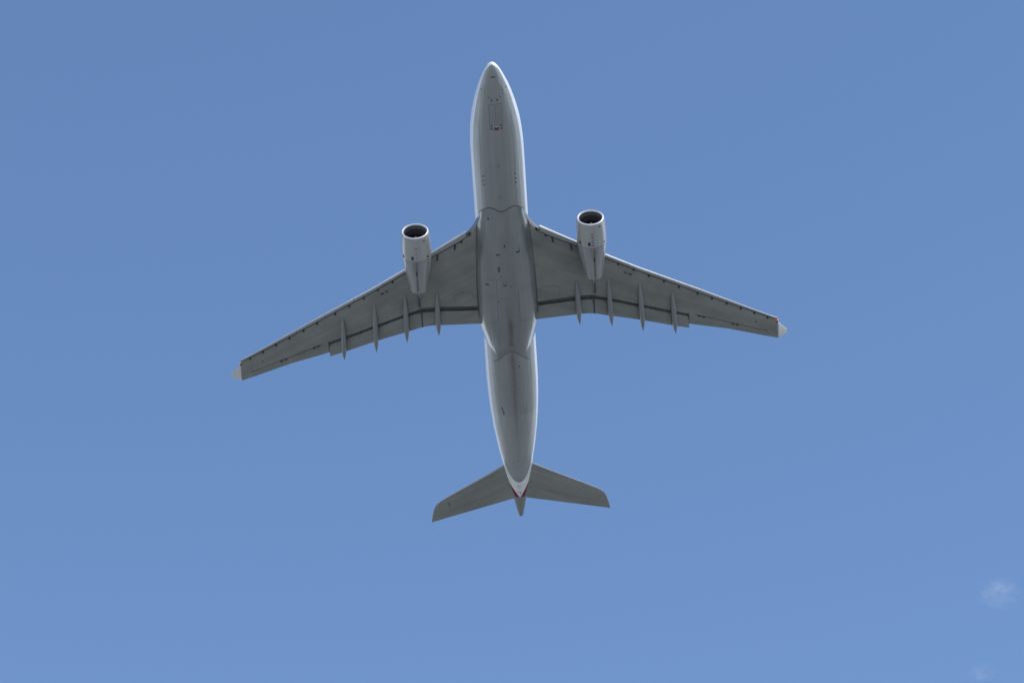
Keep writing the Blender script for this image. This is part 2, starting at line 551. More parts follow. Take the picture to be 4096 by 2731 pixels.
def fus_patch(name, s0, s1, x0, x1, mat, lift, parent=fus, nx=8, ns=10, shear=0.0):
    """panel lying on the lower fuselage skin, with a rim going down into it"""
    g = []
    for i in range(ns + 1):
        row = []
        for j in range(nx + 1):
            x = x0 + (x1 - x0) * j / nx
            s = s0 + (s1 - s0) * i / ns + shear * (x - x0)
            a = fus_x(s, x)
            row.append((fus_pt(s, a), fus_n(s, a)))
        g.append(row)
    V = [p + n * lift for rw in g for p, n in rw]
    F = [(i * (nx + 1) + j, i * (nx + 1) + j + 1, (i + 1) * (nx + 1) + j + 1, (i + 1) * (nx + 1) + j) for i in range(ns) for j in range(nx)]
    rim = [(0, j) for j in range(nx + 1)] + [(i, nx) for i in range(1, ns + 1)] + [(ns, j) for j in range(nx - 1, -1, -1)] + [(i, 0) for i in range(ns - 1, 0, -1)]
    b = len(V)
    V += [g[i][j][0] - g[i][j][1] * 0.01 for i, j in rim]
    m = len(rim)
    for q in range(m):
        i, j = rim[q]
        i2, j2 = rim[(q + 1) % m]
        F.append((i * (nx + 1) + j, i2 * (nx + 1) + j2, b + (q + 1) % m, b + q))
    return build(name, V, F, mat, parent)


def fus_line(mb, pts, width, lift=0.008):
    """pts: (s, x) on the lower skin"""
    P, N = [], []
    for i in range(len(pts) - 1):
        n = max(2, int(math.hypot(pts[i + 1][0] - pts[i][0], pts[i + 1][1] - pts[i][1]) / 0.25))
        for k in range(n + (i == len(pts) - 2)):
            u = k / n
            s = pts[i][0] + (pts[i + 1][0] - pts[i][0]) * u
            x = pts[i][1] + (pts[i + 1][1] - pts[i][1]) * u
            a = fus_x(s, x)
            P.append(fus_pt(s, a))
            N.append(fus_n(s, a))
    mb.ribbon(P, N, width, lift)
    return mb


def stud(name, s, x, r, mat, h=0.03, parent=fus):
    """small round port standing a little proud of the skin"""
    a = fus_x(s, x)
    p, n = fus_pt(s, a), fus_n(s, a)
    t = n.orthogonal().normalized()
    b = n.cross(t)
    rings = [[p + n * o + (t * math.cos(2 * math.pi * k / 12) + b * math.sin(2 * math.pi * k / 12)) * (r * q) for k in range(12)] for o, q in ((-.02, 1), (h * .6, 1), (h, .6))]
    return MB().loft(rings).build(name, mat, parent)


# nose gear doors, their seams and markings
for sg in (1, -1):
    fus_patch('nose_gear_door', 3.97, 6.62, sg * 0.02, sg * 0.63, 'door', 0.010)
mb = MB()
fus_line(mb, [(3.92, -.60), (3.92, .60)], .022)
fus_line(mb, [(3.92, .66), (6.68, .66)], .024)
fus_line(mb, [(3.92, -.66), (6.68, -.66)], .024)
fus_line(mb, [(6.68, -.62), (6.68, .62)], .02)
fus_line(mb, [(3.95, 0), (6.30, 0)], .013)
mb.build('door_seam', 'seam', fus)
fus_patch('emblem_border', 6.29, 6.76, -.31, .29, 'pale', 0.016)
# red emblem with a notched top edge
mbv, mbf = [], []
top = [(-.25, 6.36), (-.17, 6.37), (-.09, 6.43), (.0, 6.44), (.08, 6.42), (.15, 6.36), (.23, 6.36)]
for x, s in top:
    mbv.append(on_fus(s, x, .026))
for x, s in top:
    mbv.append(on_fus(6.72, x, .026))
for i in range(6):
    mbf.append((i, i + 1, i + 8, i + 7))
build('red_emblem', mbv, mbf, 'red', fus, recalc=False)
for x, s0, s1 in ((.46, 6.16, 6.38), (.47, 6.46, 6.66), (-.47, 6.12, 6.36), (-.50, 6.44, 6.66)):
    fus_patch('door_marking', s0, s1, x - .07, x + .06, 'mark', 0.017, nx=2, ns=3)
for s, x, r in ((2.58, 1.26, .06), (2.6, -.88, .06), (2.55, -1.26, .06), (3.26, .61, .055), (3.27, -.63, .055), (3.5, .28, .085), (3.5, -.28, .085)):
    stud('sensor_port', s, x, r, 'dark')
for s in (12.22, 12.74, 13.24):
    for x in (1.67, -1.66):
        stud('drain_port', s, x, .10, 'mark', .03)
        fus_patch('drain_glint', s + .12, s + .36, x - .09, x + .05, 'pale', .012, nx=2, ns=2)  # pale patch painted as the highlight reflected beside each port
# blade aerials on the keel line
for s, h in ((10.9, .28), (14.6, .30)):
    p = fus_pt(s, 0)
    rg = [[(0.018 * w * q, -s - dy, p.z + .02 - z) for w, dy in ((0, -.22 * k), (1, 0), (0, .22 * k), (-1, 0))] for z, k, q in ((0, 1, 1), (h * .6, .7, .8), (h, .45, .4))]
    MB().loft(rg).build('blade_aerial', 'door', fus)

# registration letters under the nose, read from below with their tops to the nose
LET = {'V': [((0, 1), (.5, 0)), ((1, 1), (.5, 0))], 'T': [((0, 1), (1, 1)), ((.5, 1), (.5, 0))],
       'M': [((0, 0), (0, 1)), ((0, 1), (.5, .35)), ((.5, .35), (1, 1)), ((1, 1), (1, 0))]}
mb = MB()
x0 = .20
for ch, wd in (('V', .10), ('T', .10), ('M', .14)):
    for (ax, ay), (bx, by) in LET[ch]:
        fus_line(mb, [(1.33 - .19 * ay, x0 - wd * ax), (1.33 - .19 * by, x0 - wd * bx)], .038, .008)
    x0 -= wd + .04
mb.build('registration_letters', 'letter', fus)

# tail: access slots, drain, seam
mb = MB()
fus_line(mb, [(53.25, -.12), (53.25, .28)], .07)
mb.build('vent_slot', 'seam', fus)
mb = MB()
fus_line(mb, [(54.25, -.12), (54.25, .26)], .07)
mb.build('vent_slot', 'seam', fus)
stud('drain_port', 54.45, -.1, .06, 'mark', .02)
stud('drain_port', 49.1, 0, .06, 'dark', .02)
stud('drain_port', 55.6, -.42, .07, 'dark', .02)
stud('drain_port', 38.2, 0.03, .045, 'pale', .02)
stud('drain_port', 37.6, 0.03, .045, 'pale', .02)
stud('drain_port', 36.6, 0.03, .045, 'pale', .02)
stud('drain_port', 36.0, 0.03, .045, 'pale', .02)
stud('drain_port', 35.55, -.75, .10, 'mark', .02)
mb = MB()
fus_line(mb, [(40.95, 1.42), (41.95, 1.17)], .09, .012)
fus_line(mb, [(41.95, 1.17), (41.98, 1.3)], .06, .012)
mb.build('bulk_door_seam', 'seamdark', fus)
mb = MB()
fus_line(mb, [(55.0, -.78), (55.0, .78)], .03)
mb.build('cone_seam', 'seam', fus)

# --- belly fairing
fr = interp([0, 8, 16, 28, 33, 40, 48, 53, 59, 70, 100], [16.26, 16.18, 15.97, 15.87, 15.98, 16.14, 16.44, 16.62, 17.0, 17.5, 18.6])
rr = interp([0, 6.4, 13, 18, 25, 31, 42, 53, 64, 100], [33.54, 33.62, 33.83, 34.05, 34.4, 34.65, 35.0, 35.04, 35.0, 34.6])
fW = interp([15.8, 16.7, 17.7, 19.4, 22.1, 25.3, 28, 30.0, 31.2, 32.1, 33.2, 34.3, 35.2], [2.25, 2.38, 2.52, 2.72, 2.88, 3.03, 3.08, 3.0, 2.86, 2.68, 2.45, 2.2, 1.95])
fB = interp([15.8, 17.5, 19.5, 22, 29, 31.5, 33.5, 35.2], [2.80, 2.93, 3.07, 3.14, 3.14, 3.08, 2.98, 2.84])
FN = 2.05


def fair_pt(s, a):
    sa, ca = abs(math.sin(R(a))), abs(math.cos(R(a)))
    wide = fW(s) * (1.125 - .06 * max(0.0, min(1.0, (s - 30) / 4)))
    rho = ((sa / wide) ** FN + (ca / fB(s)) ** FN) ** (-1 / FN)
    aa = abs(a)
    u = (s - fr(aa)) / (3.2 - 2.0 * max(0.0, min(1.0, (aa - 30) / 25)))
    v = (rr(aa) - s) / (0.9 + 2.0 * max(0, 1 - aa / 45))
    sm = lambda t: 0 if t <= 0 else (1 if t >= 1 else t * t * (3 - 2 * t))
    w = sm(u) * sm(v)
    base = math.hypot(fus_pt(s, a).x, fus_pt(s, a).z) + 0.025 - 0.12 * max(0.0, min(1.0, (aa - (52 if s < 25 else 44)) / 10))
    rad = base + (rho - base) * w
    return Vector((rad * math.sin(R(a)), -s, -rad * math.cos(R(a))))


def fair_n(s, a):
    u = fair_pt(s + .05, a) - fair_pt(s - .05, a)
    v = fair_pt(s, a + .7) - fair_pt(s, a - .7)
    n = u.cross(v).normalized()
    return n if n.dot(Vector((math.sin(R(a)), 0, -math.cos(R(a))))) > 0 else -n


def fair_x(s, x):
    lo, hi = 0.0, 62.0
    for _ in range(40):
        m = (lo + hi) / 2
        if fair_pt(s, m).x < abs(x):
            lo = m
        else:
            hi = m
    return math.copysign(lo, x)


V, F, AT = [], [], []
NT_, NS_ = 120, 90
for j in range(NT_ + 1):
    a = -98 + 196 * j / NT_
    s0, s1 = fr(abs(a)), rr(abs(a))
    for i in range(NS_ + 1):
        q = i / NS_
        q = q + 0.0
        s = s0 + (s1 - s0) * q
        V.append(fair_pt(s, a))
        AT.append(s)
for j in range(NT_):
    for i in range(NS_):
        b = j * (NS_ + 1) + i
        F.append((b, b + 1, b + NS_ + 2, b + NS_ + 1))
fair = build('belly_fairing', V, F, 'fairing', jet, sharp=60, attrs={'station': AT})
for fn, a0 in ((fr, 57), (rr, 45)):
    mb = MB()
    P, N = [], []
    for k in range(81):
        a = -a0 + 2 * a0 * k / 80
        s = fn(abs(a))
        P.append(fus_pt(s, a) + fus_n(s, a) * .022)
        N.append(fus_n(s, a))
    mb.ribbon(P, N, 0.06 if fn is fr else .045, 0.012)
    mb.build('fairing_seam', 'seamdark', fair)


def fair_line(mb, pts, width, lift=0.008):
    P, N = [], []
    for i in range(len(pts) - 1):
        n = max(2, int(math.hypot(pts[i + 1][0] - pts[i][0], pts[i + 1][1] - pts[i][1]) / 0.3))
        for k in range(n + (i == len(pts) - 2)):
            u = k / n
            s = pts[i][0] + (pts[i + 1][0] - pts[i][0]) * u
            x = pts[i][1] + (pts[i + 1][1] - pts[i][1]) * u
            a = fair_x(s, x)
            P.append(fair_pt(s, a))
            N.append(fair_n(s, a))
    mb.ribbon(P, N, width, lift)
    return mb


def fbox(name, s, x, ls, lx, mat, h=.02):
    a = fair_x(s, x)
    p, n = fair_pt(s, a), fair_n(s, a)
    ay = Vector((0, -1, 0))
    ay = (ay - n * ay.dot(n)).normalized()
    ax = n.cross(ay)
    return MB().box(p + n * (h / 2 - .006), ax * lx / 2, ay * ls / 2, n * h / 2).build(name, mat, fair)


mb = MB()
fair_line(mb, [(24.25, 1.07), (29.5, 1.12)], .035)
fair_line(mb, [(25.9, -1.16), (29.75, -1.15)], .05)
fair_line(mb, [(29.5, 1.12), (29.75, 1.6), (29.85, 2.3)], .03)
fair_line(mb, [(29.55, -1.15), (29.85, -1.7), (29.7, -2.5)], .04)
fair_line(mb, [(24.3, .6), (24.25, 2.2)], .015)
fair_line(mb, [(26.3, 2.3), (26.25, 1.1)], .015)
fair_line(mb, [(26.7, .9), (26.7, -1.1)], .02)
fair_line(mb, [(25.8, -1.2), (25.75, -2.3)], .02)
fair_line(mb, [(28.9, .6), (28.9, -1.0)], .015)
fair_line(mb, [(25.0, .75), (29.6, .78)], .015)
mb.build('gear_door_seam', 'seam', fair)
# air intakes: a shallow scoop is a dark slot with a small raised lip
for s, x, lx in ((21.25, .73, .40), (21.2, -1.38, .42), (25.06, 2.03, .38), (25.0, .2, .36)):
    fbox('air_scoop', s, x, .10, lx, 'dark' if s < 24 else 'seamdark', .05)
mb = MB()
fair_line(mb, [(20.75, -1.5), (21.15, -1.6)], .05)
mb.build('scoop_side', 'seamdark', fair)
fbox('air_scoop', 17.2, 1.46, .16, .17, 'dark', .04)
mb = MB()
fair_line(mb, [(16.72, 1.45), (17.15, 1.46)], .06)
mb.build('scoop_ramp', 'mark', fair)
fbox('drain_mast', 20.2, 0, .24, .08, 'dark', .22)
for x in (.80, .64):
    fbox('vent_grille', 23.05, x, .62, .10, 'mark', .016)
fbox('vent_grille', 23.05, .72, .62, .06, 'seam', .014)
fbox('drain_port', 23.9, .55, .09, .09, 'dark', .02)
mb = MB()
fair_line(mb, [(24.55, .38), (24.55, .02), (25.0, .02)], .035)
fair_line(mb, [(24.55, .38), (25.0, .38)], .035)
mb.build('access_panel_seam', 'seam', fair)
fbox('drain_port', 25.25, -.42, .09, .16, 'seamdark', .02)
fbox('drain_mast', 27.0, .95, .14, .05, 'mark', .14)

# --- wings
zl = lin([-1, 2, 3, 8.4, 14, 20, 29, 31], [-1.8, -1.55, -1.45, -.9, -.45, .5, 1.9, 2.2])
TAN = math.tan(R(32.9))
sLE = lin([3.84, 7.7, 10.62, 20.67, 28.9], [19.14, 21.70, 23.65, 29.76, 34.90])
sSR = lin([3.86, 4.6, 5.76, 7.7, 10.63, 13.5, 16.7, 20.5, 23.4, 26.4, 27.9, 28.63, 29.03], [19.8, 20.38, 21.06, 22.2, 24.08, 25.82, 27.78, 30.1, 31.86, 33.64, 34.52, 34.86, 35.12])
glove = interp([2.0, 2.5, 2.85, 3.2, 3.69, 4.0], [16.2, 17.53, 18.37, 18.9, 19.48, 19.78])
sCU = lin([2, 3.1, 7.05, 9.07, 11.06, 13.83, 17.25, 19.24, 19.4], [28.36, 28.36, 28.30, 28.43, 29.18, 30.24, 31.70, 32.51, 32.58])
sFL = lin([2, 3.1, 7.1, 9.04, 10.5, 13.85, 17.27, 19.24], [28.81, 28.81, 28.79, 28.87, 29.20, 30.47, 31.93, 32.76])
sTE = lin([2, 3.17, 8.36, 9.23, 10.62, 13.89, 17.38, 19.32], [30.54, 30.54, 30.64, 30.81, 31.25, 32.24, 33.63, 34.36])
hin = lin([20.03, 23.6, 27.82], [32.75, 34.42, 36.34])
aTE = lin([19.2, 19.95, 23.5, 27.88, 29.03], [33.78, 34.04, 35.24, 37.05, 37.5])
th = lin([2, 3, 9, 20, 29.1], [1.45, 1.35, .92, .50, .20])


def wing_fixed_le(x):
    if x <= 3.86:
        return glove(x)
    return sSR(x) - .16


def wing_ring(x, mode):
    """closed section; mode: 'cove', 'full', 'hinge'"""
    z0, t = zl(x), th(x)
    s0 = wing_fixed_le(x)
    b = max(.12, .42 * t * min(1.0, .55 + .1 * abs(x - 3.9))) if x > 3.86 else .55 * t
    P = []
    for k in range(6):
        q = R(90 * k / 5)
        P.append((s0 + b * (1 - math.cos(q)), z0 + .42 * t * (1 - math.sin(q))))
    end = {'cove': sCU, 'full': aTE, 'hinge': hin}[mode](x)
    sB = s0 + b
    for k in range(1, 8):
        u = k / 7
        P.append((sB + (end - sB) * u, z0 - .05 * t * math.sin(math.pi * min(1, u * 1.1)) * (1 - u * .3)))
    tc = .30 * t + .06
    if mode == 'cove':
        sU = sFL(x) + .5 * (sTE(x) - sFL(x))
        P += [(end + .03, z0 + tc * .8), (sU, z0 + tc + .1), (sU, z0 + tc + .14)]
    elif mode == 'full':
        sU = end
        P += [(sU, z0 + .012), (sU, z0 + .024), (sU, z0 + .036)]
    else:
        sU = end
        tc = .16 * t + .07
        P += [(sU, z0 + tc * .86), (sU + .17, z0 + tc * .9), (sU + .17, z0 + tc)]
        sU += .17
    zu = P[-1][1]
    for k in range(1, 9):
        u = k / 9
        s = sU + (s0 - sU) * u
        P.append((s, zu + (z0 + .42 * t - zu) * u + t * .62 * math.sin(math.pi * u ** .75) ** .9))
    return P


def mk(sg):
    return lambda x, s, z: (sg * x, -s, z)


def wing(sg):
    pt = mk(sg)
    mb = MB()
    nseg = len(wing_ring(5, 'cove'))
    seg = [0] * nseg
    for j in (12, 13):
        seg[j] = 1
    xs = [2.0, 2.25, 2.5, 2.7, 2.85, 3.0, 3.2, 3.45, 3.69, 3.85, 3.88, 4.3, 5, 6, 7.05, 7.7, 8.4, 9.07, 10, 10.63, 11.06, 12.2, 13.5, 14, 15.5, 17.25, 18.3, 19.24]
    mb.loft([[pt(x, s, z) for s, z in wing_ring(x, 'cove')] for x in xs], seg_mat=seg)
    mb.loft([[pt(x, s, z) for s, z in wing_ring(x, 'full')] for x in (19.24, 19.6, 19.97)])
    mb.loft([[pt(x, s, z) for s, z in wing_ring(x, 'hinge')] for x in (19.97, 21, 22.3, 23.4, 25, 26.4, 27.2, 27.88)], seg_mat=seg)
    mb.loft([[pt(x, s, z) for s, z in wing_ring(x, 'full')] for x in (27.88, 28.3, 28.63, 29.03)])
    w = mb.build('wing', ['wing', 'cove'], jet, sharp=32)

    # slats
    for xa, xb in ((3.86, 8.42), (9.75, 12.95), (12.98, 16.18), (16.21, 19.38), (19.41, 22.6), (22.63, 25.8), (25.83, 28.95)):
        rings = []
        n = 8
        for i in range(n + 1):
            x = xa + (xb - xa) * i / n
            z0 = zl(x)
            c = max(sSR(x) - sLE(x), .13)
            h = .62 * th(x) * (.75 if x > 9 else .62)
            a = sLE(x)
            e = a + c - .05
            P = []
            for k in range(7):
                q = R(90 * k / 6)
                P.append((a + .5 * c * (1 - math.cos(q)), z0 - .05 + .55 * h * (1 - math.sin(q))))
            P += [(a + .75 * c, z0 - .055), (e, z0 - .035), (e, z0 - .02), (a + .75 * c, z0 + .2 * h), (a + .7 * c, z0 + .6 * h), (a + .95 * c, z0 + .92 * h), (a + 1.25 * c, z0 + 1.05 * h), (a + 1.25 * c, z0 + 1.12 * h), (a + .7 * c, z0 + 1.08 * h), (a + .25 * c, z0 + .92 * h)]
            rings.append([pt(x, s, z) for s, z in P])
        MB().loft(rings, seg_mat=[0] * 3 + [1] * 7 + [0] * (len(rings[0]) - 10)).build('slat', ['slat', 'slat_under'], w, sharp=40)
    # slat tracks: dark cut-outs behind the slats
    for x, s, ln in ((4.41, 20.36, .22), (5.12, 20.98, .62), (7.03, 22.24, .62)):
        p0, p1 = Vector(pt(x - .05, s - ln / 2, zl(x) - .045)), Vector(pt(x + .04, s + ln / 2, zl(x) - .06))
        dy = (p1 - p0) / 2
        MB().box((p0 + p1) / 2, (.07, 0, 0), dy, (0, 0, .055)).build('slat_track', 'dark', w)
    for x, s in ((11.92, 25.0), (13.53, 25.95), (15.12, 26.95), (16.71, 27.95), (18.3, 28.95), (20.3, 30.17), (21.84, 31.08), (23.43, 32.02), (24.95, 32.92), (26.43, 33.80), (27.88, 34.66)):
        MB().box(pt(x, s, zl(x) - .03), (.08, 0, 0), (0, .14, 0), (0, 0, .05)).build('slat_track', 'dark', w)

    # flaps
    for xa, xb in ((2.8, 9.06), (9.22, 19.26)):
        rings = []
        n = 14
        for i in range(n + 1):
            x = xa + (xb - xa) * i / n
            z0 = zl(x)
            a = sFL(x) + .16
            zte = z0 - .20
            e = sTE(x) - .20 * TAN
            c = e - a
            tf = .14 * c + .05
            zle = z0 + .10
            lo = lambda u: zle + (zte - zle) * u - .012
            P = [(a, zle + tf * .42), (a + .02 * c, zle + tf * .15), (a + .08 * c, lo(.08))]
            P += [(a + u * c, lo(u)) for u in (.25, .5, .75)] + [(e, zte), (e, zte + .02)]
            P += [(a + u * c, lo(u) + tf * k) for u, k in ((.75, .55), (.5, .9), (.25, 1.05), (.08, .85), (.02, .65))]
            rings.append([pt(x, s, z) for s, z in P])
        MB().loft(rings).build('flap', 'flap', w, sharp=40)
    # dark rubber seals closing the gap between the flaps and at the outboard flap end
    for xa, sa, sb in ((9.14, 28.75, 30.72), (19.285, 32.45, 33.80)):
        MB().box(pt(xa, (sa + sb) / 2, zl(xa) + (.02 if xa > 12 else -.03)), (.075 if xa < 12 else .03, 0, 0), (0, (sb - sa) / 2, .05 if xa < 12 else .0), (0, 0, .05)).build('flap_seal', 'seamdark', w)
    # dark strip put in as the shade of the slot behind the slats
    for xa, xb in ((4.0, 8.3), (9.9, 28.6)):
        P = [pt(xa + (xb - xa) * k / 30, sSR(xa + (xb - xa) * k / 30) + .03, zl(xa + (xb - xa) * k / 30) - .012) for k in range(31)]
        MB().ribbon(P, [(0, 0, -1)] * 31, .085 if xa < 9 else .075, .012).build('slat_gap_shade', 'seamdark', w)
    # seal along the wing root
    P = []
    for k in range(31):
        s_ = 18.3 + (30.3 - 18.3) * k / 30
        x = float(np.interp(s_, [17.5, 19.2, 21.9, 25, 27.7, 30.3], [2.62, 2.80, 2.95, 3.10, 3.15, 3.10]))
        P.append(pt(x, s_, zl(x) - .055))
    MB().ribbon(P, [(0, 0, -1)] * 31, .06, .012).build('root_seal', 'seamdark', w)
    # cove ribs
    for x in (4.95, 8.55, 13.0, 15.9):
        MB().box(pt(x, sCU(x) + .22, zl(x) + .12), (.035, 0, 0), (0, .2, 0), (0, 0, .1)).build('cove_rib', 'seam', w)

    # flap track fairings
    for x0, sa, x1, sb, zt_ in ((7.38, 26.05, 7.50, 31.66, -1.5), (10.72, 26.40, 10.93, 32.42, -1.12), (14.03, 27.3, 14.27, 33.58, -.72), (17.51, 29.1, 17.77, 34.52, -.32)):
        rings = []
        L = sb - sa
        for k in range(25):
            u = k / 24
            x = x0 + (x1 - x0) * u
            s = sa + L * u
            # half-width and depth below the wing
            wd = .285 * interp([0, .06, .15, .35, .55, .74, .84, .93, 1], [.02, .25, .52, .88, 1, 1, .82, .45, .03])(u)
            dp = interp([0, .06, .15, .4, .6, .76, .9, 1], [.0, .09, .22, .52, .62, .58, .36, .02])(u)
            base = zl(x)
            zbot = base - dp
            if u > .72:
                q = (u - .72) / .28
                zbot = (base - .60) + (zt_ - .03 - (base - .60)) * q ** 1.2
            ztop = base + .12 if u < .72 else base + .12 + (zt_ + .03 - base - .12) * ((u - .72) / .28) ** 1.1
            if u > .985:
                ztop = zbot + .04
            if u < .03:
                ztop = base + .03
                zbot = base - .002
            rg = []
            for m in range(16):
                q = 2 * math.pi * m / 16
                cz = math.cos(q)
                zz = ztop + (zbot - ztop) * (.5 + .5 * math.copysign(abs(cz) ** .8, cz))
                rg.append(pt(x + wd * math.copysign(abs(math.sin(q)) ** .9, math.sin(q)), s, zz))
            rings.append(rg)
        MB().loft(rings).build('flap_track_fairing', 'canoe', w, sharp=50)

    # ailerons
    for xa, xb in ((19.974, 23.535), (23.545, 27.87)):
        rings = []
        for i in range(7):
            x = xa + (xb - xa) * i / 6
            z0, a, e = zl(x), hin(x) + .06, aTE(x)
            tc = .16 * th(x) + .07
            rings.append([pt(x, s, z) for s, z in ((a, z0 + .5 * tc), (a + .04, z0 + .01), (a + (e - a) * .5, z0 - .005), (e, z0 - .01), (e, z0 + .015), (a + (e - a) * .5, z0 + .55 * tc), (a + .04, z0 + tc * .8))])
        MB().loft(rings).build('aileron', 'flap', w)
    for x in (20.40, 20.86, 24.05, 24.52):
        MB().box(pt(x, hin(x) + .12, zl(x) - .02), (.16, -.16 * .46 * 1, 0) if sg > 0 else (.16, .16 * .46, 0), (0, .085, 0), (0, 0, .03)).build('aileron_hinge', 'seamdark', w)
    # small dark marks on the lower skin
    for x, s, a in ((12.62, 26.16, .16), (13.1, 26.43, .17)):
        MB().box(pt(x, s, zl(x) - .05), (a, -sg * a * .45, 0), (0, .09, 0), (0, 0, .02)).build('air_inlet', 'seamdark' if x > 13 else 'mark', w)
    MB().box(pt(26.58, 35.0, zl(26.58) - .012), (.06, 0, 0), (0, .06, 0), (0, 0, .02)).build('fuel_vent', 'dark', w)
    # wing-to-slat light fairing at the glove
    MB().loft([[pt(3.50 + .13 * math.cos(2 * math.pi * k / 14) * q, 19.50 + .20 * math.sin(2 * math.pi * k / 14) * q + .12 * math.cos(2 * math.pi * k / 14) * q, zl(3.5) + .12 - o) for k in range(14)] for o, q in ((0, 1), (.13, 1), (.15, .8))]).build('landing_light', 'dark', w)
    # access panel outline near the root
    mb = MB()
    pl = [(5.43, 27.97), (5.62, 27.3), (5.61, 27.08), (5.19, 26.74), (3.83, 26.43), (3.58, 27.10), (3.17, 27.12)]
    mb.ribbon([pt(x, s, zl(x) - .045) for x, s in pl], [(0, 0, -1)] * len(pl), .022, .018)
    mb.build('panel_seam', 'seam', w)

    # winglet
    rings = []
    for x, z, a, e, t in ((28.9, 1.92, 35.30, 37.44, .19), (29.06, 2.03, 35.49, 37.52, .17), (29.2, 2.25, 35.74, 37.61, .13), (29.45, 2.62, 36.24, 37.78, .10), (29.8, 3.12, 36.88, 37.99, .08), (30.12, 3.6, 37.42, 38.17, .06), (30.2, 3.72, 37.62, 38.22, .04)):
        nx, nz = .83, -.55
        rg = []
        for k in range(16):
            q = 2 * math.pi * k / 16
            u = .5 - .5 * math.cos(q)
            o = t * .5 * math.sin(q) * (1.25 - .7 * u)
            rg.append(pt(x + nx * o, a + (e - a) * u, z + nz * o))
        rings.append(rg)
    MB().loft(rings).build('winglet', 'white', w, sharp=50)
    # navigation light in the notch ahead of the winglet
    rg = []
    for i in range(7):
        q = math.pi * i / 6
        rg.append([pt(28.96 + .10 * math.sin(q) * math.cos(p) * .9 + .05 * math.cos(q), 35.2 - .16 * math.cos(q), 1.96 + .10 * math.sin(q) * math.sin(p)) for p in [2 * math.pi * k / 12 for k in range(12)]])
    MB().loft(rg).build('navigation_light', 'lamp_red' if sg < 0 else 'lamp_clear', w)
    MB().box(pt(28.93, 35.42, zl(28.9) - .0), (.10, -sg * .05, 0), (0, .05, 0), (0, 0, .04)).build('light_bezel', 'dark', w)
    return w


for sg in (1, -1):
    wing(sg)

# --- engines
EX = 9.10


